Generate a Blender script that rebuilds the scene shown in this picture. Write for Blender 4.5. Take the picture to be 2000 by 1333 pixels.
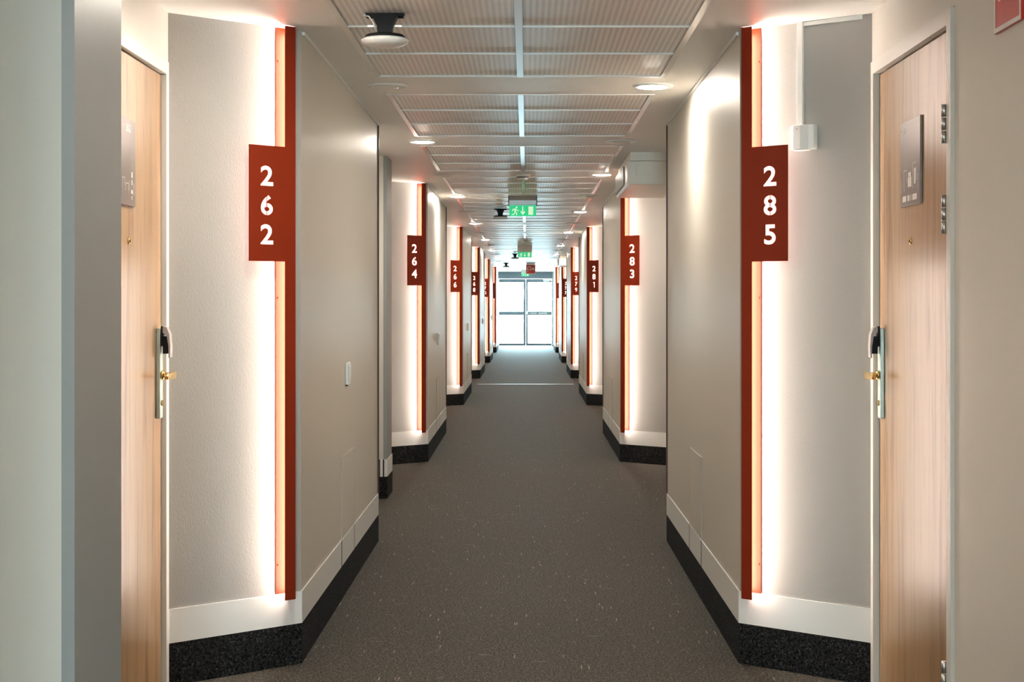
import bpy, bmesh, math, random
from mathutils import Vector, Matrix
from mathutils.geometry import delaunay_2d_cdt
random.seed(7)
for o in list(bpy.data.objects): bpy.data.objects.remove(o)
SC = bpy.context.scene
COL = SC.collection
PI = math.pi

# ------------------------------------------------------------ camera, world, exposure
F = 3000.0                                   # focal length in pixels of a 2000 px wide frame
CAMZ = 1.306
cam_d = bpy.data.cameras.new('camera'); cam = bpy.data.objects.new('camera', cam_d); COL.objects.link(cam)
cam_d.sensor_width = 36.0; cam_d.lens = F / 2000.0 * 36.0
cam_d.shift_x = -29.0 / 2000.0; cam_d.shift_y = -72.5 / 2000.0
cam_d.clip_start = 0.05; cam_d.clip_end = 300
cam.location = (0, 0, CAMZ); cam.rotation_euler = (PI / 2, 0, 0)
SC.camera = cam
w = bpy.data.worlds.new('daylight'); SC.world = w; w.use_nodes = True
bg = w.node_tree.nodes['Background']
bg.inputs['Color'].default_value = (0.66, 0.88, 1.0, 1); bg.inputs['Strength'].default_value = 15.0
SC.view_settings.view_transform = 'Standard'; SC.view_settings.look = 'None'
SC.view_settings.gamma = 1.0; SC.view_settings.use_curve_mapping = False
SC.view_settings.exposure = 2.05
LED_E = 19.0; DISC_E = 105.0

def portal(y, rz, x, z, sx, sz):
    l = bpy.data.lights.new('window_portal', 'AREA'); l.shape = 'RECTANGLE'; l.size = sx; l.size_y = sz
    l.cycles.is_portal = True
    o = bpy.data.objects.new('window_portal', l); COL.objects.link(o)
    o.location = (x, y, z); o.rotation_euler = (PI / 2, 0, rz)
BACKY = -5.0; ENDY = 47.4
portal(ENDY + 0.25, PI, -0.05, 1.05, 1.75, 2.15)     # daylight enters through the glazed end doors
portal(BACKY - 0.16, 0, 0.0, 1.225, 1.0, 1.95)         # and through the window behind the camera

# ------------------------------------------------------------ materials
def new_mat(name):
    m = bpy.data.materials.new(name); m.use_nodes = True
    return m, m.node_tree.nodes, m.node_tree.links, m.node_tree.nodes['Principled BSDF']
def srgb(r, g, b):
    f = lambda c: (c / 255 / 12.92) if c / 255 <= 0.04045 else ((c / 255 + 0.055) / 1.055) ** 2.4
    return (f(r), f(g), f(b), 1)
def simple(name, col, rough=0.5, metal=0.0, noise=0.04, scale=60, bump=0.0, spec=0.5, coord_scale=(1, 1, 1), coat=0.0):
    m, N, L, P = new_mat(name)
    P.inputs['Roughness'].default_value = rough; P.inputs['Metallic'].default_value = metal
    P.inputs['Specular IOR Level'].default_value = spec
    P.inputs['Coat Weight'].default_value = coat
    tc = N.new('ShaderNodeTexCoord'); mp = N.new('ShaderNodeMapping'); mp.inputs['Scale'].default_value = coord_scale
    nz = N.new('ShaderNodeTexNoise'); nz.inputs['Scale'].default_value = scale; nz.inputs['Detail'].default_value = 4
    L.new(tc.outputs['Object'], mp.inputs['Vector']); L.new(mp.outputs['Vector'], nz.inputs['Vector'])
    mx = N.new('ShaderNodeMix'); mx.data_type = 'RGBA'
    mx.inputs['A'].default_value = tuple(c * (1 - noise) for c in col[:3]) + (1,)
    mx.inputs['B'].default_value = tuple(min(1, c * (1 + noise)) for c in col[:3]) + (1,)
    L.new(nz.outputs['Fac'], mx.inputs['Factor']); L.new(mx.outputs['Result'], P.inputs['Base Color'])
    if bump:
        b = N.new('ShaderNodeBump'); b.inputs['Strength'].default_value = bump; b.inputs['Distance'].default_value = 0.002
        L.new(nz.outputs['Fac'], b.inputs['Height']); L.new(b.outputs['Normal'], P.inputs['Normal'])
    return m
def emit(name, col, strength):
    m, N, L, P = new_mat(name)
    P.inputs['Base Color'].default_value = col; P.inputs['Emission Color'].default_value = col
    P.inputs['Emission Strength'].default_value = strength; P.inputs['Roughness'].default_value = 0.5
    return m
M = {}
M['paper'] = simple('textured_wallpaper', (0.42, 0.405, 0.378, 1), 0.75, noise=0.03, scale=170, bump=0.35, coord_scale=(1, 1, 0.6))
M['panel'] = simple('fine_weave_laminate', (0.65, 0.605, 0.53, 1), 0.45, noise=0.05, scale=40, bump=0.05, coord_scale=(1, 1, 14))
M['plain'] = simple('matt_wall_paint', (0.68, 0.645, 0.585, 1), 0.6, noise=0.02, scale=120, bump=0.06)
M['column'] = simple('shade_toned_wall_paint', (0.32, 0.345, 0.345, 1), 0.42, noise=0.02, scale=120, bump=0.06)  # wall paint with the column's cool shade put into its colour
M['gypsum'] = simple('ceiling_paint', (0.92, 0.90, 0.865, 1), 0.45, noise=0.01, scale=30)
M['white'] = simple('white_laminate', (0.86, 0.855, 0.83, 1), 0.3, noise=0.01, scale=20)
M['white_metal'] = simple('white_powder_coat', (0.82, 0.80, 0.76, 1), 0.35, noise=0.01, scale=20)
M['white_plastic'] = simple('white_plastic', (0.80, 0.79, 0.76, 1), 0.4, noise=0.01, scale=20)
M['hatch_rim'] = simple('hatch_rim', (0.45, 0.41, 0.35, 1), 0.5, noise=0.02)
M['guide'] = simple('grey_plastic', (0.36, 0.35, 0.34, 1), 0.4, noise=0.02)
M['seam'] = simple('dark_seam', (0.03, 0.028, 0.025, 1), 0.8, noise=0.1)
M['maroon'] = simple('dark_maroon_edge', (0.06, 0.012, 0.008, 1), 0.5, noise=0.1)
M['red'] = simple('rust_red_powder_coat', (0.24, 0.022, 0.004, 1), 0.6, noise=0.04, scale=300, spec=0.2)
M['grey_frame'] = simple('grey_painted_frame', (0.68, 0.66, 0.61, 1), 0.4, noise=0.01)
M['black'] = simple('black_plastic', (0.008, 0.009, 0.010, 1), 0.6, noise=0.1, spec=0.2)
M['steel'] = simple('brushed_steel', (0.55, 0.56, 0.55, 1), 0.32, 0.9, noise=0.06, scale=200)
M['plate_metal'] = simple('satin_lock_metal', (0.50, 0.60, 0.56, 1), 0.35, 0.75, noise=0.04, scale=200)
M['brass'] = simple('polished_brass', (0.80, 0.56, 0.22, 1), 0.2, 1.0, noise=0.04)
M['sign_grey'] = simple('taupe_sign_plate', (0.20, 0.175, 0.16, 1), 0.35, 0.3, noise=0.05, scale=80)
M['print'] = simple('pale_print', (0.80, 0.77, 0.72, 1), 0.5, noise=0.02)
M['signal_red'] = simple('signal_red', (0.55, 0.022, 0.015, 1), 0.35, noise=0.02)
M['door_grey'] = simple('grey_blue_aluminium', (0.15, 0.19, 0.225, 1), 0.4, 0.2, noise=0.05)
M['rail'] = simple('glossy_white_rail', (0.85, 0.84, 0.82, 1), 0.2, noise=0.01, spec=0.8)
M['grille_dark'] = simple('dark_grille_back', (0.02, 0.02, 0.02, 1), 0.7)
M['unit'] = simple('cream_sheet_metal', (0.86, 0.81, 0.73, 1), 0.4, noise=0.01)
M['lamp_off'] = simple('frosted_cover', (0.78, 0.74, 0.68, 1), 0.3, noise=0.01)
M['silver'] = simple('silver_housing', (0.36, 0.35, 0.34, 1), 0.3, 0.6, noise=0.05)
M['lamp_on'] = emit('lit_lamp_cover', (1.0, 0.90, 0.78, 1), DISC_E)
M['led'] = emit('warm_led_strip', (1.0, 0.91, 0.80, 1), LED_E)
M['exit_green'] = emit('backlit_green', (0.01, 0.30, 0.12, 1), 0.42)
M['exit_white'] = emit('backlit_white', (0.70, 0.9, 0.62, 1), 0.16)
def glass(name, tint):
    m, N, L, P = new_mat(name)
    out = N['Material Output']; tr = N.new('ShaderNodeBsdfTransparent'); gl = N.new('ShaderNodeBsdfGlossy'); gl.inputs['Roughness'].default_value = 0.02
    tr.inputs['Color'].default_value = tint
    fr = N.new('ShaderNodeFresnel'); fr.inputs['IOR'].default_value = 1.45
    mx = N.new('ShaderNodeMixShader'); L.new(fr.outputs[0], mx.inputs[0]); L.new(tr.outputs[0], mx.inputs[1]); L.new(gl.outputs[0], mx.inputs[2])
    L.new(mx.outputs[0], out.inputs['Surface']); N.remove(P); return m
M['glass'] = glass('clear_glazing', (0.93, 0.98, 0.97, 1)); M['frosted'] = glass('sun_film_glazing', (0.90, 0.97, 0.97, 1))
def carpet(name, base, fleck, flecks=True):
    m, N, L, P = new_mat(name)
    P.inputs['Roughness'].default_value = 0.72 if flecks else 0.9; P.inputs['Specular IOR Level'].default_value = 0.14 if flecks else 0.12
    tc = N.new('ShaderNodeTexCoord')
    n1 = N.new('ShaderNodeTexNoise'); n1.inputs['Scale'].default_value = 120; n1.inputs['Detail'].default_value = 4; n1.inputs['Roughness'].default_value = 0.7
    L.new(tc.outputs['Object'], n1.inputs['Vector'])
    r1 = N.new('ShaderNodeValToRGB'); e = r1.color_ramp.elements
    e[0].position = 0.40; e[0].color = tuple(c * 0.12 for c in base) + (1,)
    e[1].position = 0.60; e[1].color = tuple(c * 2.4 for c in base) + (1,)
    L.new(n1.outputs['Fac'], r1.inputs[0])
    last = r1.outputs[0]
    # fine bright yarn tips
    v = N.new('ShaderNodeTexVoronoi'); v.inputs['Scale'].default_value = 210; L.new(tc.outputs['Object'], v.inputs['Vector'])
    sep = N.new('ShaderNodeSeparateColor'); L.new(v.outputs['Color'], sep.inputs[0])
    gt = N.new('ShaderNodeMath'); gt.operation = 'GREATER_THAN'; gt.inputs[1].default_value = 0.95; L.new(sep.outputs[0], gt.inputs[0])
    mx = N.new('ShaderNodeMix'); mx.data_type = 'RGBA'; L.new(gt.outputs[0], mx.inputs['Factor']); L.new(last, mx.inputs['A'])
    mx.inputs['B'].default_value = tuple(f * 0.5 for f in fleck) + (1,); last = mx.outputs['Result']
    if flecks:
        for (thr, sc) in ((0.984, (170, 12, 1)), (0.993, (13, 190, 1))):
            mp = N.new('ShaderNodeMapping'); mp.inputs['Scale'].default_value = sc; mp.inputs['Location'].default_value = (sc[0] * .13, sc[1] * .3, 0)
            L.new(tc.outputs['Object'], mp.inputs['Vector'])
            vv = N.new('ShaderNodeTexVoronoi'); vv.inputs['Scale'].default_value = 1.0; vv.inputs['Randomness'].default_value = 0.8; L.new(mp.outputs[0], vv.inputs['Vector'])
            s2 = N.new('ShaderNodeSeparateColor'); L.new(vv.outputs['Color'], s2.inputs[0])
            g2 = N.new('ShaderNodeMath'); g2.operation = 'GREATER_THAN'; g2.inputs[1].default_value = thr; L.new(s2.outputs[1], g2.inputs[0])
            d2 = N.new('ShaderNodeMath'); d2.operation = 'LESS_THAN'; d2.inputs[1].default_value = 0.38; L.new(vv.outputs['Distance'], d2.inputs[0])
            n2 = N.new('ShaderNodeMath'); n2.operation = 'GREATER_THAN'; n2.inputs[1].default_value = 0.44; L.new(n1.outputs['Fac'], n2.inputs[0])
            a = N.new('ShaderNodeMath'); a.operation = 'MULTIPLY'; L.new(g2.outputs[0], a.inputs[0]); L.new(d2.outputs[0], a.inputs[1])
            b = N.new('ShaderNodeMath'); b.operation = 'MULTIPLY'; L.new(a.outputs[0], b.inputs[0]); L.new(n2.outputs[0], b.inputs[1])
            mx = N.new('ShaderNodeMix'); mx.data_type = 'RGBA'; L.new(b.outputs[0], mx.inputs['Factor']); L.new(last, mx.inputs['A'])
            mx.inputs['B'].default_value = tuple(fleck) + (1,); last = mx.outputs['Result']
    L.new(last, P.inputs['Base Color'])
    bp = N.new('ShaderNodeBump'); bp.inputs['Strength'].default_value = 0.6; bp.inputs['Distance'].default_value = 0.003
    L.new(n1.outputs['Fac'], bp.inputs['Height']); L.new(bp.outputs['Normal'], P.inputs['Normal'])
    return m
M['carpet'] = carpet('flecked_carpet', (0.051, 0.047, 0.038), (0.38, 0.285, 0.25))
M['skirting'] = carpet('black_carpet_skirting', (0.012, 0.012, 0.012), (0.12, 0.12, 0.11), False)
def wood():
    m, N, L, P = new_mat('pale_oak_veneer')
    P.inputs['Roughness'].default_value = 0.33; P.inputs['Specular IOR Level'].default_value = 0.5
    tc = N.new('ShaderNodeTexCoord'); mp = N.new('ShaderNodeMapping'); mp.inputs['Scale'].default_value = (1, 1, 0.06)
    L.new(tc.outputs['Object'], mp.inputs['Vector'])
    n1 = N.new('ShaderNodeTexNoise'); n1.inputs['Scale'].default_value = 22; n1.inputs['Detail'].default_value = 6; n1.inputs['Roughness'].default_value = 0.62; n1.inputs['Distortion'].default_value = 0.6
    L.new(mp.outputs[0], n1.inputs['Vector'])
    r = N.new('ShaderNodeValToRGB'); e = r.color_ramp.elements
    e[0].position = 0.35; e[0].color = (0.25, 0.142, 0.064, 1); e[1].position = 0.62; e[1].color = (0.42, 0.27, 0.14, 1)
    x = e.new(0.47); x.color = (0.38, 0.235, 0.118, 1)
    L.new(n1.outputs['Fac'], r.inputs[0])
    n2 = N.new('ShaderNodeTexNoise'); n2.inputs['Scale'].default_value = 160; n2.inputs['Detail'].default_value = 2; L.new(mp.outputs[0], n2.inputs['Vector'])
    mx = N.new('ShaderNodeMix'); mx.data_type = 'RGBA'; mx.blend_type = 'MULTIPLY'; mx.inputs['Factor'].default_value = 0.3
    L.new(r.outputs[0], mx.inputs['A']); L.new(n2.outputs['Color'], mx.inputs['B'])
    r2 = N.new('ShaderNodeValToRGB'); r2.color_ramp.elements[0].position = .3; r2.color_ramp.elements[0].color = (.75, .72, .7, 1); r2.color_ramp.elements[1].position = .6
    L.new(n2.outputs['Fac'], r2.inputs[0]); L.new(r2.outputs[0], mx.inputs['B'])
    L.new(mx.outputs['Result'], P.inputs['Base Color'])
    return m
M['oak'] = wood()
def perforated():
    m, N, L, P = new_mat('perforated_tile')
    P.inputs['Roughness'].default_value = 0.40
    tc = N.new('ShaderNodeTexCoord'); mp = N.new('ShaderNodeMapping'); mp.inputs['Scale'].default_value = (1 / 0.021, 1 / 0.021, 0)
    L.new(tc.outputs['Object'], mp.inputs['Vector'])
    v = N.new('ShaderNodeTexVoronoi'); v.voronoi_dimensions = '2D'; v.inputs['Scale'].default_value = 1; v.inputs['Randomness'].default_value = 0
    L.new(mp.outputs[0], v.inputs['Vector'])
    lt = N.new('ShaderNodeMapRange'); lt.inputs['From Min'].default_value = 0.27; lt.inputs['From Max'].default_value = 0.33; L.new(v.outputs['Distance'], lt.inputs['Value'])
    mx = N.new('ShaderNodeMix'); mx.data_type = 'RGBA'; mx.inputs['A'].default_value = (0.60, 0.575, 0.54, 1); mx.inputs['B'].default_value = (0.94, 0.92, 0.89, 1)
    L.new(lt.outputs[0], mx.inputs['Factor']); L.new(mx.outputs['Result'], P.inputs['Base Color'])
    return m
M['tile'] = perforated()

# ------------------------------------------------------------ mesh helpers
class MB:
    def __init__(s): s.v = []; s.f = []; s.mi = []; s.sm = []
    def face(s, pts, mi=0, smooth=False):
        b = len(s.v); s.v += [tuple(p) for p in pts]; s.f.append(tuple(range(b, b + len(pts)))); s.mi.append(mi); s.sm.append(smooth)
    def box(s, x0, x1, y0, y1, z0, z1, mi=0):
        x0, x1 = sorted((x0, x1)); y0, y1 = sorted((y0, y1)); z0, z1 = sorted((z0, z1))
        b = len(s.v)
        s.v += [(x0, y0, z0), (x1, y0, z0), (x1, y1, z0), (x0, y1, z0), (x0, y0, z1), (x1, y0, z1), (x1, y1, z1), (x0, y1, z1)]
        for q in ((0, 3, 2, 1), (4, 5, 6, 7), (0, 1, 5, 4), (1, 2, 6, 5), (2, 3, 7, 6), (3, 0, 4, 7)):
            s.f.append(tuple(b + i for i in q)); s.mi.append(mi); s.sm.append(False)
        return s
    def prism(s, poly, a0, a1, axis='z', mi=0):
        """poly: 2-D points; axis: extrusion axis; (x,y)->z, (x,z)->y, (y,z)->x"""
        def P(p, a): return (p[0], p[1], a) if axis == 'z' else ((p[0], a, p[1]) if axis == 'y' else (a, p[0], p[1]))
        n = len(poly); b = len(s.v)
        s.v += [P(p, a0) for p in poly] + [P(p, a1) for p in poly]
        for i in range(n):
            j = (i + 1) % n; s.f.append((b + i, b + j, b + n + j, b + n + i)); s.mi.append(mi); s.sm.append(False)
        s.f.append(tuple(b + i for i in reversed(range(n)))); s.f.append(tuple(b + n + i for i in range(n))); s.mi += [mi, mi]; s.sm += [False, False]
        return s
    def lathe(s, prof, c=(0, 0, 0), n=40, axis='z', sx=1.0, sy=1.0, mi=0, closed_ends=True):
        b = len(s.v)
        for (r, h) in prof:
            for k in range(n):
                a = 2 * PI * k / n; u, v = r * math.cos(a) * sx, r * math.sin(a) * sy
                p = (u, v, h) if axis == 'z' else ((u, h, v) if axis == 'y' else (h, u, v))
                s.v.append((c[0] + p[0], c[1] + p[1], c[2] + p[2]))
        for i in range(len(prof) - 1):
            for k in range(n):
                k2 = (k + 1) % n; s.f.append((b + i * n + k, b + i * n + k2, b + (i + 1) * n + k2, b + (i + 1) * n + k)); s.mi.append(mi); s.sm.append(True)
        if closed_ends:
            s.f.append(tuple(b + k for k in reversed(range(n)))); s.f.append(tuple(b + (len(prof) - 1) * n + k for k in range(n))); s.mi += [mi, mi]; s.sm += [False, False]
        return s
    def tube(s, pts, r, n=10, mi=0):
        pts = [Vector(p) for p in pts]; b = len(s.v)
        for i, p in enumerate(pts):
            d = (pts[min(i + 1, len(pts) - 1)] - pts[max(i - 1, 0)]).normalized()
            up = Vector((0, 0, 1)) if abs(d.z) < 0.9 else Vector((1, 0, 0))
            a = d.cross(up).normalized(); c = a.cross(d)
            for k in range(n):
                t = 2 * PI * k / n; s.v.append(tuple(p + a * r * math.cos(t) + c * r * math.sin(t)))
        for i in range(len(pts) - 1):
            for k in range(n):
                k2 = (k + 1) % n; s.f.append((b + i * n + k, b + i * n + k2, b + (i + 1) * n + k2, b + (i + 1) * n + k)); s.mi.append(mi); s.sm.append(True)
        s.f.append(tuple(b + k for k in reversed(range(n)))); s.f.append(tuple(b + (len(pts) - 1) * n + k for k in range(n))); s.mi += [mi, mi]; s.sm += [False, False]
        return s
    def mesh(s, name, mats):
        me = bpy.data.meshes.new(name); me.from_pydata(s.v, [], s.f)
        for m in mats: me.materials.append(m)
        me.polygons.foreach_set('material_index', s.mi); me.polygons.foreach_set('use_smooth', s.sm)
        bm = bmesh.new(); bm.from_mesh(me); bmesh.ops.remove_doubles(bm, verts=bm.verts, dist=1e-6); bmesh.ops.recalc_face_normals(bm, faces=bm.faces); bm.to_mesh(me); bm.free()
        me.update(); return me
def link(name, me, parent=None, loc=None, rz=0.0, bevel=0.0):
    o = bpy.data.objects.new(name, me); COL.objects.link(o)
    if loc is not None: o.location = loc
    o.rotation_euler = (0, 0, rz)
    if parent is not None: o.parent = parent
    if bevel:
        b = o.modifiers.new('bevel', 'BEVEL'); b.width = bevel; b.segments = 2; b.limit_method = 'ANGLE'; b.angle_limit = math.radians(40); b.harden_normals = False
    return o
def part(name, mb, mats, parent=None, bevel=0.0, **k):
    if not isinstance(mats, (list, tuple)): mats = [mats]
    return link(name, mb.mesh(name, mats), parent, bevel=bevel, **k)
def thing(name, label, cat, loc, rz=0.0, group=None):
    o = bpy.data.objects.new(name, None); COL.objects.link(o); o.location = loc; o.rotation_euler = (0, 0, rz); o.empty_display_size = 0.1
    return tag(o, label, cat, group)
def tag(o, label, cat, group=None):
    o['label'] = label; o['category'] = cat
    if group: o['group'] = group
    return o
def struct(o, label=None):
    o['kind'] = 'structure'
    if label: o['label'] = label; 
    return o
def copy_tree(o, parent=None):
    c = o.copy(); COL.objects.link(c); c.parent = parent
    for ch in list(o.children): copy_tree(ch, c)
    return c
ORD = ['first', 'second', 'third', 'fourth', 'fifth', 'sixth', 'seventh', 'eighth', 'ninth', 'tenth', 'eleventh', 'twelfth', 'thirteenth', 'fourteenth', 'fifteenth', 'sixteenth', 'seventeenth', 'eighteenth', 'nineteenth', 'twentieth']

# glyph shapes from the built-in font: (outline segments, triangles), normalised to unit height
_gl = {}
def glyph(ch, offset=0.022):
    if (ch, offset) in _gl: return _gl[(ch, offset)]
    cu = bpy.data.curves.new('glyph', 'FONT'); cu.body = ch; cu.size = 1; cu.offset = offset; cu.resolution_u = 6
    ob = bpy.data.objects.new('glyph', cu); COL.objects.link(ob)
    dg = bpy.context.evaluated_depsgraph_get(); dg.update()
    me = bpy.data.meshes.new_from_object(ob.evaluated_get(dg))
    bm = bmesh.new(); bm.from_mesh(me); bmesh.ops.remove_doubles(bm, verts=bm.verts, dist=1e-5)
    bmesh.ops.triangulate(bm, faces=bm.faces)
    xs = [v.co.x for v in bm.verts]; ys = [v.co.y for v in bm.verts]
    h = max(ys) - min(ys); cx = (max(xs) + min(xs)) / 2; cy = (max(ys) + min(ys)) / 2
    f = lambda v: ((v.co.x - cx) / h, (v.co.y - cy) / h)
    seg = [(f(e.verts[0]), f(e.verts[1])) for e in bm.edges if len(e.link_faces) == 1]
    tri = [tuple(f(v) for v in fc.verts) for fc in bm.faces]
    if ch == '1':        # upright with a short flag
        P = [(-.03, -.5), (.13, -.5), (.13, .5), (.01, .5), (-.20, .36), (-.14, .24), (-.03, .30)]
        seg = [(P[i], P[(i + 1) % 7]) for i in range(7)]; tri = [(P[0], P[1], P[2]), (P[0], P[2], P[6]), (P[2], P[3], P[6]), (P[3], P[4], P[6]), (P[4], P[5], P[6])]
    bm.free(); bpy.data.meshes.remove(me); bpy.data.objects.remove(ob); bpy.data.curves.remove(cu)
    _gl[(ch, offset)] = (seg, tri); return _gl[(ch, offset)]
class Glyph:
    def __init__(s, ch, fn, offset):
        seg, tri = glyph(ch, offset); s.seg = [(fn(a), fn(b)) for a, b in seg]; s.tri = [tuple(fn(p) for p in t) for t in tri]
    def has(s, p):
        for a, b, c in s.tri:
            d1 = (p[0]-b[0])*(a[1]-b[1])-(a[0]-b[0])*(p[1]-b[1]); d2 = (p[0]-c[0])*(b[1]-c[1])-(b[0]-c[0])*(p[1]-c[1]); d3 = (p[0]-a[0])*(c[1]-a[1])-(c[0]-a[0])*(p[1]-a[1])
            if not ((d1 < 0 or d2 < 0 or d3 < 0) and (d1 > 0 or d2 > 0 or d3 > 0)): return True
        return False
def flat_shape(loops, thick, union=False):
    """2-D loops filled even-odd (or as a union) and extruded; returns a mesh in the XY plane, z in 0..thick"""
    def inside(p, l):
        c = False; j = len(l) - 1
        for i in range(len(l)):
            if (l[i][1] > p[1]) != (l[j][1] > p[1]) and p[0] < (l[j][0] - l[i][0]) * (p[1] - l[i][1]) / (l[j][1] - l[i][1]) + l[i][0]: c = not c
            j = i
        return c
    vs = []; es = []
    gls = [l for l in loops if isinstance(l, Glyph)]; loops = [l for l in loops if not isinstance(l, Glyph)]
    for l in loops:
        b = len(vs); vs += [Vector((p[0] * 100, p[1] * 100)) for p in l]; es += [(b + i, b + (i + 1) % len(l)) for i in range(len(l))]
    for g in gls:
        for (p, q) in g.seg:
            b = len(vs); vs += [Vector((p[0] * 100, p[1] * 100)), Vector((q[0] * 100, q[1] * 100))]; es.append((b, b + 1))
    V, E, Fc, _, _, _ = delaunay_2d_cdt(vs, es, [], 0, 1e-5)
    V = [(v.x / 100, v.y / 100) for v in V]; keep = []
    for f in Fc:
        c = (sum(V[i][0] for i in f) / len(f), sum(V[i][1] for i in f) / len(f))
        n = sum(inside(c, l) for l in loops) + sum(g.has(c) for g in gls)
        if (n > 0) if union else (n % 2): keep.append(tuple(f))
    cnt = {}
    for f in keep:
        for i in range(len(f)):
            a, b = f[i], f[(i + 1) % len(f)]; cnt[(a, b)] = cnt.get((a, b), 0) + 1
    N = len(V); faces = [tuple(reversed(f)) for f in keep] + [tuple(i + N for i in f) for f in keep]
    for (a, b) in cnt:
        if (b, a) not in cnt: faces.append((a, b, b + N, a + N))
    me = bpy.data.meshes.new('shape'); me.from_pydata([(x, y, 0) for x, y in V] + [(x, y, thick) for x, y in V], [], faces)
    bm = bmesh.new(); bm.from_mesh(me)
    bmesh.ops.delete(bm, geom=[v for v in bm.verts if not v.link_faces], context='VERTS')
    bmesh.ops.dissolve_limit(bm, angle_limit=0.001, verts=bm.verts, edges=bm.edges)
    bm.to_mesh(me); bm.free(); me.update(); return me
def text_loops(s, h, x, z, adv=0.75, offset=0.02):
    out = []
    for i, ch in enumerate(s):
        out.append(Glyph(ch, lambda p, i=i: (x + i * h * adv + p[0] * h, z + p[1] * h), offset))
    return out

# ------------------------------------------------------------ plan of the corridor
H = 2.30; PER = 7.12; D0 = 5.58; NK = 6
XL, PL = -1.224, -0.821       # left door wall, left panel
XR, PR = 1.18, 0.774
NICHE0, NICHE1 = -1.345, -0.36
def left_pts(k):
    D = D0 + PER * k
    p = [(XL, -4.25), (XL, -2.405), (-.962, -2.405), (-.94, -2.388), (-.94, -2.02), (XL, -2.02), (XL, NICHE0), (XL - .06, NICHE0), (XL - .06, NICHE1), (XL, NICHE1), (XL, -.34), (PL, 0), (PL, 2.87)]
    return [(x, D + s) for x, s in p]
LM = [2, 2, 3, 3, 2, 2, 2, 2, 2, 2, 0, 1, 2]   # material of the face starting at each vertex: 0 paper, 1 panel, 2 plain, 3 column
def right_pts(k):
    D = D0 + PER * k
    p = [(XR, -4.25), (XR, NICHE0), (XR + .06, NICHE0), (XR + .06, NICHE1), (XR, NICHE1), (XR, -.33), (PR, 0), (PR, 2.87)]
    return [(x, D + s) for x, s in p]
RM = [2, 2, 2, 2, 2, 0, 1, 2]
def build_wall(name, fn, mt, xo, xin):
    pts = []; ms = []
    for k in range(0, NK):
        q = fn(k); pts += q; ms += mt
    y0 = BACKY; sgn = 1 if xo > 0 else -1
    pan = PR if sgn > 0 else PL
    pts = [(pan, y0), (pan, D0 - 4.25)] + pts; ms = [1, 2] + ms
    pts.append((xin, D0 + PER * (NK - 1) + 2.87)); ms.append(2)
    pts.append((xin, ENDY + 0.2)); ms.append(2)
    mb = MB()
    for i in range(len(pts) - 1):
        a, b = pts[i], pts[i + 1]
        mb.face([(a[0], a[1], 0), (b[0], b[1], 0), (b[0], b[1], H), (a[0], a[1], H)], ms[i])
    a, b = pts[0], pts[-1]
    mb.face([(xo, a[1], 0), (xo, b[1], 0), (xo, b[1], H), (xo, a[1], H)], 2)
    mb.face([(xo, a[1], 0), (a[0], a[1], 0), (a[0], a[1], H), (xo, a[1], H)], 2)
    mb.face([(xo, b[1], 0), (b[0], b[1], 0), (b[0], b[1], H), (xo, b[1], H)], 2)
    for zz in (0, H): mb.face([(p[0], p[1], zz) for p in pts] + [(xo, b[1], zz), (xo, a[1], zz)], 2)
    for k in range(NK):   # lintels above the doors
        D = D0 + PER * k
        mb.box(xin, xin + sgn * .0598, D + NICHE0 + .0005, D + NICHE1 - .0005, 2.13, H - .0005, 2)
    return struct(part(name, mb, [M['paper'], M['panel'], M['plain'], M['column']]), 'pale corridor wall with stepped bays beside the doors')
wl = build_wall('wall_left', left_pts, LM, -1.6, XL)
wr = build_wall('wall_right', right_pts, RM, 1.6, XR)

floor = MB().box(-1.6, 1.6, BACKY - .1, ENDY + .6, -0.08, 0)
struct(part('floor', floor, M['carpet']), 'grey brown flecked carpet floor')

# ceiling with openings for the tile fields
GX0, GX1 = -0.665, 0.607; GP = 2.377; G0 = 4.90; GL = 1.81; NG = 18
mb = MB(); T = 0.08
mb.box(-1.6, 1.6, BACKY - .1, G0, H, H + T)
for j in range(NG):
    a = G0 + GP * j; b = a + GL
    mb.box(-1.6, GX0, a, b, H, H + T); mb.box(GX1, 1.6, a, b, H, H + T); mb.box(GX0, GX1, a, b, H + .05, H + T)
    nb = G0 + GP * (j + 1) if j < NG - 1 else ENDY + .6
    mb.box(-1.6, 1.6, b, nb, H, H + T)
struct(part('ceiling', mb, M['gypsum']), 'flat painted ceiling with openings for perforated tiles')

# end wall behind the glazed door, back wall with its window
ds = ENDY / F
EX0, EX1 = -0.893, 0.798
mb = MB(); mb.box(-1.22, EX0, ENDY, ENDY + .15, 0, H); mb.box(EX1, 1.178, ENDY, ENDY + .15, 0, H)
struct(part('wall_back', mb, M['plain']), 'pale end wall either side of the glazed doors')
mb = MB(); WX, WZ0, WZ1 = 0.5, 0.25, 2.2
mb.box(-1.6, -WX, BACKY - .15, BACKY, 0, H); mb.box(WX, 1.6, BACKY - .15, BACKY, 0, H)
mb.box(-WX, WX, BACKY - .15, BACKY, 0, WZ0); mb.box(-WX, WX, BACKY - .15, BACKY, WZ1, H)
struct(part('wall_front', mb, M['plain']), 'pale wall with a window behind the camera')
wn = struct(bpy.data.objects.new('window_1', None)); COL.objects.link(wn); wn.location = (0, BACKY - .08, WZ0)
mb = MB(); h = WZ1 - WZ0
for (a, b, c, d) in ((-WX, -WX + .05, 0, h), (WX - .05, WX, 0, h), (-.03, .03, 0, h), (-WX, WX, 0, .05), (-WX, WX, h - .05, h)): mb.box(a, b, -.03, .03, c, d)
part('window_frame', mb, M['white_metal'], wn)
for (a, b) in ((-WX + .05, -.03), (.03, WX - .05)): part('pane', MB().box(a, b, -.004, .004, .05, h - .05), M['glass'], wn)

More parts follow.
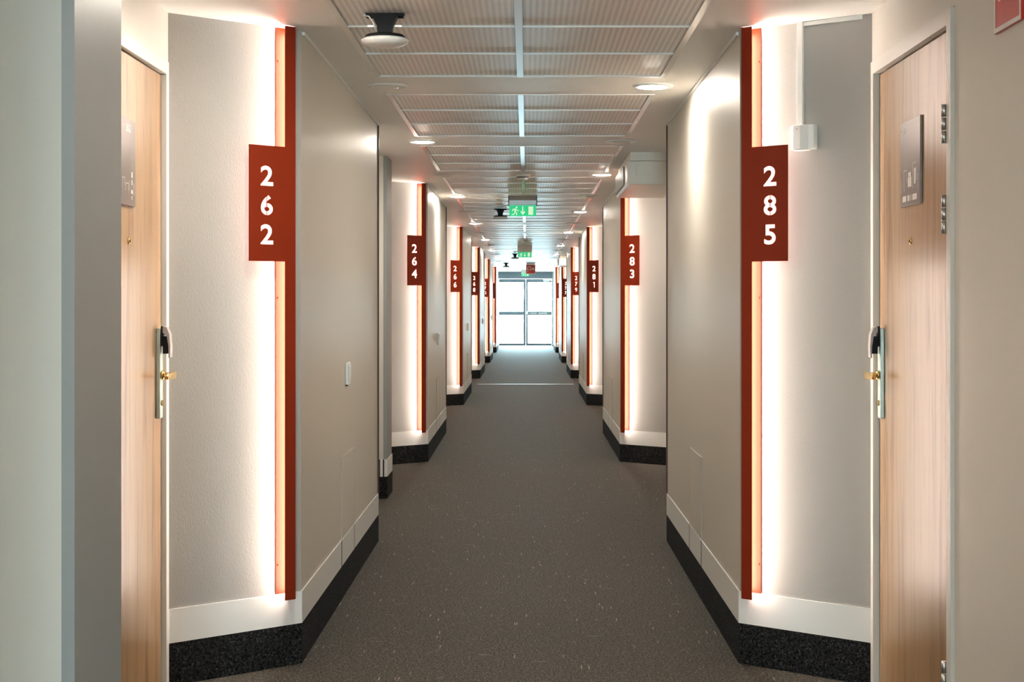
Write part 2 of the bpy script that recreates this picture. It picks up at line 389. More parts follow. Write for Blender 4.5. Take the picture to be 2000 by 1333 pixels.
# ------------------------------------------------------------ skirting
def offset_poly(pts, d):
    out = []
    for i, p in enumerate(pts):
        ns = []
        for (a, b) in ((i - 1, i), (i, i + 1)):
            if a < 0 or b >= len(pts): continue
            t = Vector(pts[b]) - Vector(pts[a]); t.normalize(); ns.append(Vector((t.y, -t.x)))
        if len(ns) == 1: q = Vector(p) + ns[0] * d
        else:
            m = ns[0] + ns[1]; m.normalize(); c = max(0.3, m.dot(ns[0])); q = Vector(p) + m * d / c
        out.append((q.x, q.y))
    return out
def run(mb, pts, side, z0, z1, d, d0=0.0006):
    sg = 1 if side < 0 else -1
    o1 = offset_poly(pts, sg * d); o0 = offset_poly(pts, sg * d0)
    poly = o0 + o1[::-1]
    n = len(pts)
    for i in range(n - 1):
        mb.prism([o0[i], o0[i + 1], o1[i + 1], o1[i]], z0, z1)
ZB, ZW = 0.147, 0.263
for side, nm in ((-1, 'left'), (1, 'right')):
    bw = MB(); bk = MB(); xs = XL if side < 0 else XR; pn = PL if side < 0 else PR
    cs = -.34 if side < 0 else -.33
    for k in range(-1, NK):
        D = D0 + PER * k
        p = [(xs, D + NICHE1 + .012), (xs, D + cs), (pn, D), (pn, D + 2.87), (xs, D + 2.87)]
        if side < 0 and k < NK - 1: p += [(xs, D + PER - 2.405), (-.962, D + PER - 2.405), (-.94, D + PER - 2.388), (-.94, D + PER - 2.02), (xs, D + PER - 2.02)]
        p.append((xs, D + PER + NICHE0 - .012 if k < NK - 1 else ENDY - .001))
        if k == -1:
            p = [(pn, BACKY + .001), (pn, D + 2.87)] + p[4:]
        run(bw, p, side, ZB, ZW, .005); run(bk, p, side, 0.001, ZB, .005)
        if k >= 0:
            for yy, hw in ((D + 1.19, .008), (D + 1.69, .005)):
                bw.box(pn - side * .0045, pn - side * .0056, yy - hw, yy + hw, ZB, ZW, 1)
        if side < 0:
            yy = D + PER - 2.405
            if k < NK - 1:
                for (xx) in (-.988, -.960): bw.box(xx - .005, xx + .005, yy - .0062, yy - .0045, ZB, ZW, 1)
    struct(part('baseboard_' + nm, bw, [M['white'], M['seam']]), 'off white baseboard band')
    tr = struct(part('trim_' + ('1' if side < 0 else '2'), bk, M['skirting']), 'black carpet skirting below the white baseboard')
# ceiling bead, dark edge trims on the panels
for side, n0 in ((-1, '3'), (1, '4')):
    mb = MB(); pn = PL if side < 0 else PR
    me_ = MB(); ms_ = MB()
    for k in range(NK):
        D = D0 + PER * k
        mb.box(pn - side * .0005, pn - side * .009, D + .03, D + 2.868, H - .012, H - .0005)
        me_.box(pn - side * .0005, pn - side * .008, D + 2.860, D + 2.87, ZW + .001, H - .013)
    struct(part('trim_' + n0, mb, M['white']), 'pale bead where wall panels meet the ceiling')
    struct(part('trim_' + ('5' if side < 0 else '6'), me_, M['maroon']), 'dark maroon edge strip at the panel ends')
struct(part('trim_7', MB().box(XL + .42, XR - .42, 24.92, 24.975, 0.0005, .005), M['steel']), 'metal strip across the carpet')

# ------------------------------------------------------------ tile fields
bw_ = (GX1 - GX0); cxg = (GX0 + GX1) / 2
def tile_field():
    t = thing('ceiling_tile_field', '', 'ceiling panel', (cxg, G0, H), 0, 'perforated tile fields along the ceiling')
    hw = bw_ / 2 - .001; e = .024
    fr = MB(); fr.box(-hw, -hw + e, 0.001, GL - .001, -.003, .03); fr.box(hw - e, hw, 0.001, GL - .001, -.003, .03)
    fr.box(-hw + e, hw - e, .001, .009, -.003, .03); fr.box(-hw + e, hw - e, GL - .009, GL - .001, -.003, .03)
    part('edge_frame', fr, M['rail'], t)
    part('middle_rail', MB().box(-.014, .014, .009, GL - .009, -.003, .03), M['rail'], t)
    L3 = (GL - .018) / 3
    for i in (1, 2):
        for s in (-1, 1):
            part('cross_rail', MB().box(s * .0145, s * (hw - e), .009 + L3 * i - .003, .009 + L3 * i + .003, -.0022, .03), M['rail'], t)
    for i in range(3):
        for s in (-1, 1):
            part('perforated_tile', MB().box(s * .0155, s * (hw - e - .001), .009 + L3 * i + .0035, .009 + L3 * (i + 1) - .0035, .004, .02), M['tile'], t)
    return t
tf = tile_field()
for j in range(NG):
    t = tf if j == 0 else copy_tree(tf)
    t.location = (cxg, G0 + GP * j, H)
    t['label'] = 'field of six perforated white ceiling tiles, %s from the camera' % ORD[j]
    if j == 0: t['label'] = 'nearest perforated ceiling tile field, black bracket and white disc hanging below it'

# ------------------------------------------------------------ downlights
def downlight(on):
    t = thing('downlight', '', 'ceiling light', (0, 0, H), 0, 'round downlights along the ceiling edges')
    ring = MB().lathe([(.093, -.0008), (.093, -.004), (.088, -.008), (.07, -.009), (.064, -.004), (.064, -.0008)], n=40, closed_ends=False)
    part('trim_ring', ring, M['white_plastic'], t)
    if on: part('lamp_cover', MB().lathe([(.0635, -.003), (.056, -.009), (.04, -.0125), (.015, -.014)], n=32), M['lamp_on'], t)
    else:
        part('lamp_cover', MB().lathe([(.0635, -.003), (.056, -.004), (.052, -.010), (.02, -.011)], n=32), M['lamp_off'], t)
    return t
don = downlight(True); doff = downlight(False); uon = uoff = False
for j in range(-4, 17):
    y = 6.99 + GP * j
    for s in (-1, 1):
        on = (j % 2 == 0) == (s > 0)
        if j < 0 and not on: continue
        if on: t = don if not uon else copy_tree(don); uon = True
        else: t = doff if not uoff else copy_tree(doff); uoff = True
        t.location = (-.635 if s < 0 else .573, y, H)
        sd = 'left' if s < 0 else 'right'
        if j >= 0:
            nth = ORD[j // 2]
            t['label'] = ('lit' if on else 'unlit') + ' round downlight on the %s of the corridor ceiling, %s %s one from the camera' % (sd, nth, 'lit' if on else 'unlit')
        else: t['label'] = 'lit round downlight %s of the ceiling above and behind the camera, %s back' % (sd, ORD[-j - 1])

# ------------------------------------------------------------ room number signs with light channels
def sign_frame(side, k, off=0.036):
    D = D0 + PER * k
    if side < 0: u = Vector((XL - PL, -.34, 0))
    else: u = Vector((XR - PR, -.33, 0))
    u.normalize()
    xa = u if side < 0 else -u                 # local +x
    ang = math.atan2(xa.y, xa.x)
    px, py = (PL if side < 0 else PR, D)
    return (px + u.x * off, py + u.y * off), ang
def number_sign(side, k, num, fill):
    (px, py), ang = sign_frame(side, k, .056 if side < 0 else .039)
    S = 1 if side < 0 else -1                    # local x = S*u ; local y = normal into the corridor
    col = M['red']
    t = thing('room_number_sign', fill, 'room sign', (px, py, 0.248), ang, 'lit red room number channels')
    z0 = 0.0; ztop = H - .248 - .002
    # channel: back flange on the wall, web at the corridor edge (a U open to the recess side)
    ch = MB(); ch.box(S * .003, S * .050, .0012, .0028, z0 + .012, ztop); ch.box(S * .001, S * .003, .0012, .0535, z0, ztop)
    part('channel', ch, col, t)
    # front face with the cut-out number plate
    zp0, zp1 = 1.457 - .248, 1.866 - .248
    L = [[(0.001, z0), (.044, z0), (.044, zp0), (.19, zp0), (.19, zp1), (.044, zp1), (.044, ztop), (.001, ztop)]]
    dh = .071
    bars = []
    for i, c in enumerate(num):
        cz = 1.759 - .1035 * i - .248; cu = .118
        # viewer's right = local -x ; local x = S*u -> u = -S*tx
        L.append(Glyph(c, lambda q, cz=cz: (cu - S * q[0] * dh * 1.13, cz + q[1] * dh), 0.026))
        if c in '6890': bars.append((cu, cz - dh * .52, cz + dh * .52))
        if c == '4': bars.append((cu - S * .10 * dh, cz - dh * .25, cz + dh * .5))
    me = flat_shape(L, .0025)
    bm = bmesh.new(); bm.from_mesh(me)
    for v in bm.verts: v.co = Vector((S * v.co.x, .0540 + v.co.z, v.co.y))
    for (u_, a, b) in bars:
        r = bmesh.ops.create_cube(bm, size=1)
        for v in r['verts']: v.co = Vector((S * u_ + v.co.x * .0016, .0540 + .00125 + v.co.y * .0024, (a + b) / 2 + v.co.z * (b - a)))
    bmesh.ops.remove_doubles(bm, verts=bm.verts, dist=1e-6)
    bmesh.ops.recalc_face_normals(bm, faces=bm.faces); bm.to_mesh(me); bm.free()
    me.materials.append(col); me.name = 'number_plate'
    link('number_plate', me, t)
    part('led_strip', MB().box(S * .0035, S * .0065, .014, .040, .02, ztop - .02), M['led'], t)
    for zz in (.12, 1.08, 1.93):
        part('screw', MB().lathe([(.0035, .0028), (.0035, .0042), (.002, .005)], c=(S * .041, 0, zz), n=12, axis='y'), M['red'], t)
    return t
LN = ['262', '264', '266', '268', '270', '272']; RN = ['285', '283', '281', '279', '277', '275']
for k in range(NK):
    number_sign(-1, k, LN[k], 'rust red channel sign reading %s, %s' % (LN[k], ['nearest on the left wall', 'second on the left wall, past the column', 'third one down the left wall', 'fourth one down the left wall', 'fifth one down the left wall', 'last and farthest on the left wall'][k]))
    number_sign(1, k, RN[k], 'rust red channel sign reading %s, %s' % (RN[k], ['nearest on the right wall, beside the sounder', 'second on the right wall, under the air unit', 'third one down the right wall', 'fourth one down the right wall', 'fifth one down the right wall', 'last and farthest on the right wall'][k]))

# ------------------------------------------------------------ room doors
def lineart(kind):
    """white skyline print as closed loops, local (tx, z) in a 0.24 x 0.265 plate centred on 0"""
    L = []
    def r(x0, x1, z0, z1): L.append([(x0, z0), (x1, z0), (x1, z1), (x0, z1)])
    t = .0022
    if kind == 'spire':
        r(.072, .0735, -.02, .045)                                   # tall spire
        r(.066, .080, -.045, -.028); r(.069, .077, -.068, -.052); r(.064, .082, -.095, -.083); r(.069, .077, -.113, -.102)
        r(-.10, -.10 + t, -.10, -.055); r(-.097, -.062, -.057, -.055); r(-.062, -.060, -.095, -.055)
        r(-.04, -.038, -.10, -.05); r(-.037, -.012, -.052, -.050); r(-.012, -.010, -.075, -.050)
        r(-.0, .002, -.09, -.065); r(.003, .03, -.067, -.065); r(.03, .032, -.095, -.065)
        r(.042, .044, -.085, -.055); r(.095, .097, -.10, -.06)
    else:
        r(-.10, -.098, -.09, -.045); r(-.075, -.073, -.085, -.02); r(-.072, -.04, -.022, -.020); r(-.04, -.038, -.06, -.02)
        r(-.025, .02, -.075, -.045); r(-.018, .013, -.044, -.030)
        r(.035, .037, -.08, -.005); r(.038, .078, -.007, -.005); r(.078, .08, -.06, -.005); r(.052, .070, -.07, -.022)
        r(.095, .097, -.09, -.04)
        r(-.09, -.045, -.118, -.100); r(-.030, -.004, -.118, -.100); r(.010, .018, -.118, -.100); r(.032, .085, -.118, -.100)
    return L
def room_door(n, side, k, num, label):
    D = D0 + PER * k; xw = XL if side < 0 else XR
    t = struct(bpy.data.objects.new('door_%d' % n, None), label); COL.objects.link(t)
    S = -side                                       # +1: local x points into the corridor for the left wall
    t.location = (xw, D - .85, 0)                   # local y along the corridor, local x (times S) into it
    y0, y1 = NICHE0 + .85 + .001, NICHE1 + .85 - .001
    jw = .042
    fr = MB()
    pr = .008 if side < 0 else .012                 # how far the frame stands proud of the wall
    fr.box(S * -.055, S * pr, y1 - .036, y1, .001, 2.126); fr.box(S * -.055, S * pr, y0, y0 + jw, .001, 2.126)
    fr.box(S * -.055, S * pr, y0 + jw, y1 - .036, 2.083, 2.126)
    part('door_frame', fr, M['grey_frame'], t)
    ly0, ly1 = y0 + jw + .003, y1 - .036 - .003
    fx = -.008
    lf = part('door_leaf', MB().box(S * -.050, S * fx, ly0, ly1, .012, 2.078), M['oak'], t, bevel=.002)
    # lock furniture near the far (strike) side
    yl = ly1 - .058; b = fx
    lk = MB(); lk.prism([(yl - .021, .925), (yl + .021, .925), (yl + .021, 1.175), (yl + .016, 1.225), (yl - .016, 1.225), (yl - .021, 1.175)], S * (b + .0005), S * (b + .014), 'x')
    o = part('lock_plate', lk, M['plate_metal'], t, bevel=.002)
    cap = MB(); cap.prism([(yl - .022, 1.165), (yl + .022, 1.165), (yl + .022, 1.2), (yl + .016, 1.232), (yl - .016, 1.232), (yl - .022, 1.2)], S * (b + .0145), S * (b + .020), 'x')
    part('card_reader', cap, M['black'], t, bevel=.002)
    # curved grey card guide standing out from the reader
    prof = [(b + .021, 1.232), (b + .034, 1.228), (b + .044, 1.205), (b + .047, 1.165), (b + .046, 1.128), (b + .041, 1.125), (b + .040, 1.165), (b + .034, 1.200), (b + .021, 1.210)]
    cg = MB(); cg.prism([(S * p[0], p[1]) for p in prof], yl - .017, yl + .017, 'y')
    part('card_guide', cg, M['guide'], t, bevel=.0015)
    part('lock_bridge', MB().box(S * (b + .0205), S * (b + .0385), yl - .013, yl + .013, 1.14, 1.198), M['black'], t)
    hd = MB(); hd.lathe([(.016, S * (b + .0145)), (.016, S * (b + .022)), (.010, S * (b + .024)), (.010, S * (b + .058))], c=(0, yl, 1.068), n=24, axis='x')
    hd.prism([(yl + .011, 1.056), (yl + .011, 1.080), (yl - .108, 1.078), (yl - .115, 1.068), (yl - .108, 1.058)], S * (b + .048), S * (b + .062), 'x')
    part('lever_handle', hd, M['brass'], t, bevel=.003)
    part('lock_cylinder', MB().lathe([(.010, S * (b + .0145)), (.010, S * (b + .018))], c=(0, yl, .975), n=20, axis='x'), M['brass'], t)
    ph = MB().lathe([(.011, S * (b + .0005)), (.011, S * (b + .003)), (.007, S * (b + .005))], c=(0, (ly0 + ly1) / 2 + .02, 1.50), n=20, axis='x')
    eye = part('peephole', ph, M['brass'], t)
    part('lens', MB().lathe([(.005, S * (b + .0052)), (.003, S * (b + .006))], c=(0, (ly0 + ly1) / 2 + .02, 1.50), n=16, axis='x'), M['black'], eye)
    # hinges on the near side
    for zz in (.255, 1.557, 1.81):
        hg = MB()
        for i in range(3): hg.lathe([(.0075, zz - .055 + i * .037), (.0075, zz - .055 + i * .037 + .034)], c=(S * (b + .0235), y0 + jw + .011, 0), n=16)
        part('hinge', hg, M['steel'], t)
    # room plate
    yc = (ly0 + ly1) / 2 + (-.045 if side < 0 else .0)
    zc = 1.742
    sp = part('door_sign', MB().box(S * (b + .0008), S * (b + .008), yc - .12, yc + .12, zc - .1325, zc + .1325), M['sign_grey'], t, bevel=.001)
    L = lineart('spire' if side < 0 else 'tower') + text_loops(num, .024, -.098 if side > 0 else .01, .105, .8)
    # viewer's right: +y for the left wall (looking to -x: right = +y), -y for the right wall
    rs = 1 if side < 0 else -1
    me = flat_shape(L, .0006)
    for v in me.vertices:
        q = v.co.copy(); v.co = Vector((S * (b + .0082 + q.z), yc + rs * q.x, zc + q.y))
    me.materials.append(M['print']); me.name = 'sign_print'
    link('sign_print', me, sp)
    return t
n = 1
for k in range(0, NK):
    room_door(n, -1, k, LN[k], 'pale oak room door beside sign %s' % LN[k]); n += 1
    room_door(n, 1, k, RN[k], 'pale oak room door beside sign %s' % RN[k]); n += 1

# ------------------------------------------------------------ glazed double door at the end
def zy(py): return CAMZ + (594 - py) * ds
t = struct(bpy.data.objects.new('door_13', None), 'glazed double door with grey frame at the corridor end'); COL.objects.link(t); t.location = (0, ENDY, 0)
z1 = H - .001
mb = MB(); mb.box(EX0 + .001, EX1 - .001, .005, .10, 2.088, z1); mb.box(EX0 + .001, EX0 + .026, .0, .10, .001, 2.087); mb.box(EX1 - .026, EX1 - .001, .0, .10, .001, 2.087)
part('door_frame', mb, M['door_grey'], t)
part('head_line', MB().box(EX0 + .03, EX1 - .03, .0, .004, 2.08, 2.094), M['seam'], t)
xm = -.030
for (a, b, s) in ((EX0 + .028, xm - .002, 1), (xm + .002, EX1 - .028, -1)):
    lf = MB(); wj = .022; wc = .072 if s > 0 else .064
    la, lb = (a + wj, b - wc) if s > 0 else (a + wc, b - wj)
    lf.box(a, la, .02, .07, .012, 2.078); lf.box(lb, b, .02, .07, .012, 2.078)
    for (c, d) in ((.012, .088), (.958, 1.075), (1.968, 2.078)): lf.box(la, lb, .02, .07, c, d)
    q = part('door_leaf', lf, M['door_grey'], t)
    for (c, d) in ((.088, .958), (1.075, 1.968)): part('pane', MB().box(la, lb, .042, .048, c, d), M['frosted'], q)
part('pull_handle', MB().tube([(-.078, .018, 1.44), (-.078, -.03, 1.44), (-.078, -.03, 1.74), (-.078, .018, 1.74)], .012), M['steel'], t)
mb = MB(); mb.lathe([(.03, .0195), (.03, .008)], c=(-.02 + .03, 0, 1.035), n=20, axis='y', sy=1.8); mb.tube([(.01, .01, .93), (.01, -.05, .93), (.12, -.05, .93)], .011)
part('door_lever', mb, M['white_metal'], t)
mb = MB(); mb.box(.50, .76, -.04, .018, 2.02, 2.062); mb.tube([(.7, -.045, 2.015), (.58, -.09, 2.0), (.52, -.02, 2.005)], .01)
part('door_closer', mb, M['white_metal'], t)
mb = MB(); mb.box(.09, .30, .017, .0195, 1.0, 1.035); mb.box(.36, .62, .017, .0195, 1.0, 1.035)
part('push_label', mb, M['steel'], t)

# ------------------------------------------------------------ wall plates and hatches on the panels
def hatch(side):
    pn = PL if side < 0 else PR; s = -side
    t = thing('access_hatch', '', 'access hatch', (pn, D0 + 1.20, ZW), 0, 'access hatches low on the wall panels')
    part('hatch_door', MB().box(s * .0008, s * .004, 0, .48, .004, .362), M['panel'], t, bevel=.001)
    ln = MB()
    ln.box(s * .0006, s * .0046, -.0022, 0.0, .001, .3645); ln.box(s * .0006, s * .0046, .48, .4822, .001, .3645); ln.box(s * .0006, s * .0046, 0, .48, .362, .3645)
    part('rim', ln, M['hatch_rim'], t)
    part('latch', MB().lathe([(.006, s * .0042), (.006, s * .007)], c=(0, .455, .17), n=12, axis='x'), M['steel'], t)
    return t
for side, nums in ((-1, LN), (1, RN)):
    p0 = hatch(side)
    for k in range(NK):
        t = p0 if k == 0 else copy_tree(p0)
        t.location = (PL if side < 0 else PR, D0 + PER * k + 1.20, ZW)
        t['label'] = 'pale flush hatch low on the %s wall panel, %s from the camera, beyond sign %s' % ('left' if side < 0 else 'right', ORD[k], nums[k])
def switch():
    t = thing('light_switch', '', 'light switch', (PL, D0 + 1.40, .99), 0, 'white switches on the left panels')
    part('back_box', MB().box(.0008, .016, -.042, .042, -.05, .05), M['white_plastic'], t, bevel=.003)
    part('rocker', MB().prism([(.0165, -.036), (.0165, .036), (.024, .036), (.019, -.036)], -.03, .03, 'y'), M['white_plastic'], t, bevel=.001)
    part('foot_clip', MB().box(.002, .010, -.03, -.015, -.056, -.0505), M['black'], t)
    return t
p0 = switch()
for k in range(NK - 0):
    t = p0 if k == 0 else copy_tree(p0); t.location = (PL, D0 + PER * k + 1.40, .99)
    t['label'] = 'small white switch box on the left wall panel, %s from the camera, beyond sign %s' % (ORD[k], LN[k])

# wall sounder and its cable duct by sign 285
(px, py), ang = sign_frame(1, 0, 0.0)
uu = Vector((XR - PR, -.33)).normalized(); nn = Vector((-uu.y, uu.x)) if Vector((-uu.y, uu.x)).y < 0 else Vector((uu.y, -uu.x))
def on_wall(u, z): return (PR + uu.x * u, D0 + uu.y * u, z)
uS = .270
t = thing('wall_sounder', 'white curved alarm sounder on the wall right of sign 285', 'alarm sounder', on_wall(uS, 1.848), ang)
prof = [(-.046, .001), (.046, .001), (.046, .030), (.030, .040), (0, .044), (-.030, .040), (-.046, .030)]
part('housing', MB().prism(prof, 0, .086, 'z'), M['white_plastic'], t, bevel=.003)
part('base_ring', MB().lathe([(.030, -.004), (.034, -.0005)], c=(0, .026, 0), n=24, sy=.5), M['white_plastic'], t)
part('indicator', MB().lathe([(.002, .0425), (.002, .0435)], c=(.014, 0, .072), n=10, axis='y'), M['signal_red'], t)
t = thing('cable_duct', 'slim white cable duct rising from the sounder to the ceiling', 'cable duct', on_wall(uS - .018, 1.936), ang)
part('duct', MB().box(-.011, .011, .001, .014, 0, H - 1.936 - .001), M['white_plastic'], t, bevel=.001)
part('ceiling_run', MB().box(-.24, -.0115, .001, .010, H - 1.936 - .016, H - 1.936 - .001), M['white_plastic'], t, bevel=.001)

# fire signs
def fire_sign(sz):
    pts = MB().box(-sz / 2, sz / 2, .0, .006, 0, sz)
    return pts
def fire_print(sz):
    a = sz / 2; L = []
    def r(x0, x1, z0, z1): L.append([(x0 * sz, z0 * sz), (x1 * sz, z0 * sz), (x1 * sz, z1 * sz), (x0 * sz, z1 * sz)])
    b = .055
    r(-.5, .5, 0, b); r(-.5, .5, 1 - b, 1); r(-.5, -.5 + b, b, 1 - b); r(.5 - b, .5, b, 1 - b)
    return L
def hose(sz):
    L = [[(-.34 * sz, .18 * sz), (-.30 * sz, .18 * sz), (-.30 * sz, .78 * sz), (-.34 * sz, .78 * sz)],
         [(-.30 * sz, .42 * sz), (.04 * sz, .42 * sz), (.04 * sz, .78 * sz), (-.30 * sz, .78 * sz)],
         [(-.27 * sz, .46 * sz), (-.03 * sz, .46 * sz), (-.03 * sz, .72 * sz), (-.27 * sz, .72 * sz)],
         [(.12 * sz, .48 * sz), (.24 * sz, .48 * sz), (.24 * sz, .38 * sz), (.38 * sz, .54 * sz), (.24 * sz, .70 * sz), (.24 * sz, .60 * sz), (.12 * sz, .60 * sz)]]
    return L
def add_print(loops, parent, y, th, mat, name, mapx=1):
    me = flat_shape(loops, th, name == 'running_figure')
    for v in me.vertices: q = v.co.copy(); v.co = Vector((mapx * q.x, y - q.z, q.y))
    me.materials.append(mat); me.name = name; return link(name, me, parent)
t = thing('fire_equipment_sign', 'red fire sign with white border on the right wall above the near door', 'fire sign', (XR - .0010, 3.745, 1.982), -PI / 2)
part('plate', MB().box(-.105, .105, -.008, 0, 0, .21), M['signal_red'], t)
add_print(fire_print(.21), t, -.0082, .0006, M['print'], 'border'); add_print([[(-.07, .075), (-.055, .075), (-.055, .16), (-.07, .16)], [(-.055, .075), (-.01, .075), (-.01, .09), (-.055, .09)], [(-.022, .0905), (-.01, .0905), (-.01, .16), (-.022, .16)]], t, -.0082, .0006, M['print'], 'pictogram')
t = thing('hanging_fire_sign', 'small red fire sign hanging from the ceiling before the end doors', 'fire sign', ((1036.5 - 1029) * 38 / F, 38.0, H - .257), 0)
part('plate', MB().box(-.12, .12, -.004, .004, 0, .24), M['signal_red'], t)
part('ceiling_clip', MB().box(-.10, .10, -.006, .006, .2405, .2565), M['white_metal'], t)
add_print(fire_print(.24), t, -.0042, .0008, M['print'], 'border'); add_print(hose(.24), t, -.0042, .0008, M['print'], 'pictogram')

# ------------------------------------------------------------ exit signs
def circle(cx, cy, r, n=14): return [(cx + r * math.cos(2 * PI * i / n), cy + r * math.sin(2 * PI * i / n)) for i in range(n)]
def exit_sign(x, y, wdt, zh, zp, label, mat_h):
    """zh: height of housing, zp: height of the panel"""
    t = thing('exit_sign', label, 'exit sign', (x, y, H - zh - zp - .001), 0, 'green exit signs hanging along the corridor')
    hw = wdt / 2
    prof = [(-.035, zp), (.035, zp), (.040, zp + zh * .5), (.030, zp + zh), (-.030, zp + zh), (-.040, zp + zh * .5)]
    part('housing', MB().prism(prof, -hw * .96, hw * .96, 'x'), mat_h, t, bevel=.003)
    for s in (-1, 1): part('end_cap', MB().box(s * hw * .962, s * hw, -.044, .044, zp - .008, zp + zh), M['black'], t)
    pw = hw * .93
    part('green_panel', MB().box(-pw, pw, -.005, .005, 0, zp - .0005), M['exit_green'], t)
    h_ = zp; c = -pw * .56
    man = [circle(c + .12 * h_, .80 * h_, .085 * h_)]
    man.append([(c - .02 * h_, .70 * h_), (c + .12 * h_, .68 * h_), (c + .04 * h_, .38 * h_), (c - .12 * h_, .40 * h_)])
    man.append([(c + .03 * h_, .375 * h_), (c + .20 * h_, .30 * h_), (c + .14 * h_, .08 * h_), (c + .07 * h_, .10 * h_), (c + .10 * h_, .26 * h_), (c - .04 * h_, .375 * h_)])
    man.append([(c - .05 * h_, .37 * h_), (c - .16 * h_, .20 * h_), (c - .34 * h_, .18 * h_), (c - .34 * h_, .11 * h_), (c - .12 * h_, .12 * h_), (c + .02 * h_, .30 * h_)])
    man.append([(c + .13 * h_, .66 * h_), (c + .24 * h_, .52 * h_), (c + .34 * h_, .56 * h_), (c + .34 * h_, .50 * h_), (c + .21 * h_, .44 * h_), (c + .115 * h_, .55 * h_)])
    man.append([(c - .03 * h_, .69 * h_), (c - .22 * h_, .66 * h_), (c - .30 * h_, .46 * h_), (c - .24 * h_, .44 * h_), (c - .18 * h_, .58 * h_), (c - .06 * h_, .60 * h_)])
    arrow = [[(-.05 * h_, .88 * h_), (.05 * h_, .88 * h_), (.05 * h_, .34 * h_), (.20 * h_, .50 * h_), (.20 * h_, .34 * h_), (0, .10 * h_), (-.20 * h_, .34 * h_), (-.20 * h_, .50 * h_), (-.05 * h_, .34 * h_)]]
    dr = pw * .60
    door = [[(dr - .22 * h_, .12 * h_), (dr + .22 * h_, .12 * h_), (dr + .22 * h_, .88 * h_), (dr - .22 * h_, .88 * h_)]]
    add_print(man, t, -.0052, .001, M['exit_white'], 'running_figure'); add_print(arrow, t, -.0052, .001, M['exit_white'], 'arrow'); add_print(door, t, -.0052, .001, M['exit_white'], 'doorway')
    return t
exit_sign((1021 - 1029) * 14.13 / F, 14.13, .265, .085, .10, 'nearest green exit sign under a silver housing on the ceiling', M['silver'])
exit_sign((1025 - 1029) * 26.0 / F, 26.0, .245, .115, .09, 'second green exit sign further down the corridor, below the round detector', M['unit'])
exit_sign((1026 - 1029) * 45.0 / F, 45.0, .25, .10, .08, 'farthest exit sign with white housing, in front of the end door head', M['white_metal'])

# ------------------------------------------------------------ smoke detectors
def detector(x, y, label):
    t = thing('smoke_detector', label, 'smoke detector', (x, y, H), 0, 'round detectors on the ceiling centre line')
    part('base', MB().lathe([(.055, -.001), (.055, -.016), (.048, -.02)], n=28), M['white_plastic'], t)
    part('sensor_head', MB().lathe([(.046, -.0205), (.044, -.034), (.03, -.046), (.02, -.048)], n=28), M['white_plastic'], t)
    part('dark_slots', MB().lathe([(.0455, -.030), (.0465, -.030), (.0465, -.0235), (.0455, -.0235)], n=28, closed_ends=False), M['black'], t)
detector(-.031, 11.75, 'nearest round white smoke detector on the ceiling before the first exit sign')
detector(-.04, 23.63, 'farther round smoke detector on the ceiling before the second exit sign')

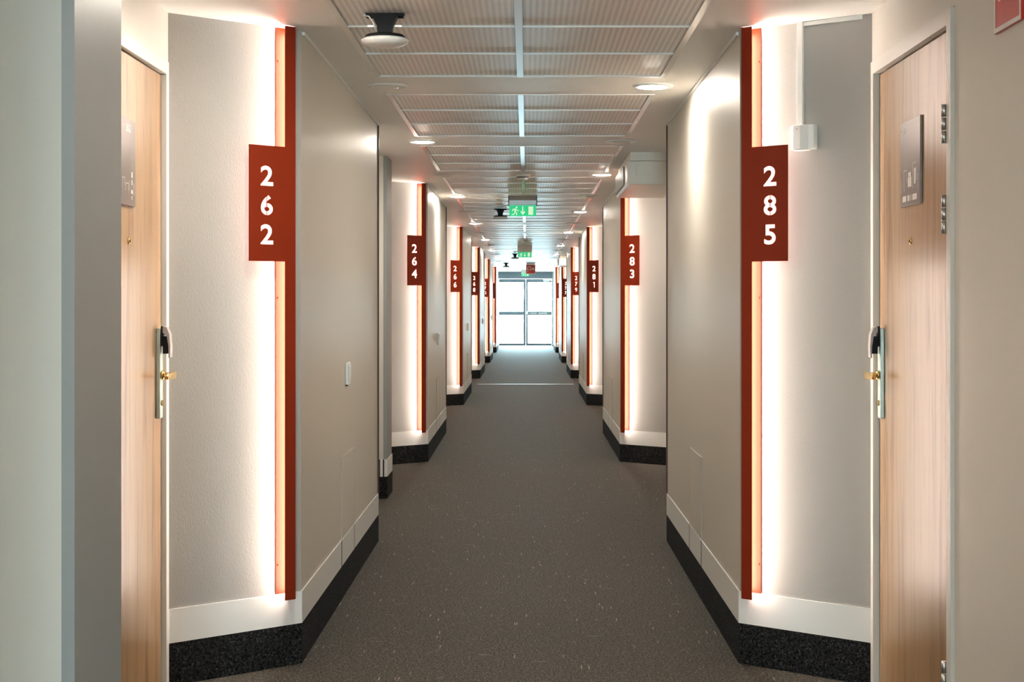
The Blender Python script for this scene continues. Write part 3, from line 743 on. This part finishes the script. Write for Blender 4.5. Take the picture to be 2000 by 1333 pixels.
# ------------------------------------------------------------ wireless access points
def access_point(x, y, s, label, drop=.105):
    t = thing('access_point', label, 'access point', (x, y, H + .0035), 0, 'white disc access points on black brackets')
    zb = -drop
    part('disc', MB().lathe([(.03, zb - .012), (.062, zb - .009), (.080, zb + .001), (.082, zb + .009), (.072, zb + .015), (.03, zb + .017)], n=44, sy=.95), M['white_plastic'], t)
    br = MB(); br.lathe([(.071, zb + .0175), (.064, zb + .026), (.03, zb + .030)], n=36)
    part('back_plate', br, M['black'], t)
    st = MB(); st.prism([(-.024, zb + .0305), (.024, zb + .0305), (.026, zb + .055), (.046, -.010), (-.046, -.010), (-.026, zb + .055)], -.022, .022, 'y')
    st.box(-.066, .066, -.012, .012, -.0095, -.004)
    for q in (-1, 1): st.box(q * .04, q * .062, -.03, .03, -.016, -.0098); st.lathe([(.009, -.020), (.009, -.0162)], c=(q * .055, 0, 0), n=12)
    part('bracket', st, M['black'], t)
    for q in (-1, 1): part('clip', MB().box(q * .034, q * .058, -.016, -.006, zb + .052, zb + .058), M['steel'], t)
    cb = [(-.03, -.01, zb + .035), (-.036, -.03, zb + .06), (-.05, -.035, -.022), (-.062, -.02, -.014), (-.074, 0, -.010), (-.072, .02, -.006)]
    part('cable', MB().tube(cb, .0028, 8), M['white_plastic'], t)
    return t
access_point((752 - 1029) * 5.25 / F, 5.25, 1, 'nearest white disc access point on black ceiling bracket, upper left of the picture')
access_point((978 - 1029) * 16.25 / F, 16.0, 1, 'access point on black bracket just left of the nearest exit sign')
access_point((1006 - 1029) * 30.3 / F, 30.2, 1, 'access point on black bracket just left of the second exit sign')
access_point((989 - 1029) * 37.4 / F, 37.1, 1, 'farthest small access point on black bracket left of the hanging red sign')

# ------------------------------------------------------------ air units on the right
def air_unit(y0, label):
    X0, X1 = .655, XR - .002; y1 = y0 + 1.28; z0, zt = 2.085, H - .001
    t = thing('air_unit', label, 'air unit', (X0, y0, z0), 0, 'cream air units under the ceiling on the right')
    wd = X1 - X0; ht = zt - z0
    bd = MB(); bd.prism([(.012, .0), (wd, .0), (wd, .155), (.0, .155), (.0, .012)], 0, y1 - y0, 'y')
    part('casing', bd, M['unit'], t, bevel=.006)
    part('top_cover', MB().box(.02, wd, .006, y1 - y0, .1565, ht), M['unit'], t, bevel=.003)
    part('end_cover', MB().box(.002, .055, -.004, -.0005, .055, .15), M['unit'], t, bevel=.001)
    g = part('grille', MB().box(-.004, -.0008, .30, y1 - y0 - .04, .02, .145), M['grille_dark'], t)
    sl = MB()
    for i in range(16):
        yy = .31 + i * (y1 - y0 - .37) / 16
        sl.prism([(yy, .022), (yy + .016, .022), (yy + .040, .143), (yy + .024, .143)], -.008, -.0045, 'x')
    part('louvres', sl, M['unit'], g)
    return t
air_unit(10.02, 'large cream air unit with louvred grille above sign 283')
air_unit(31.2, 'small distant cream air unit above sign 277')
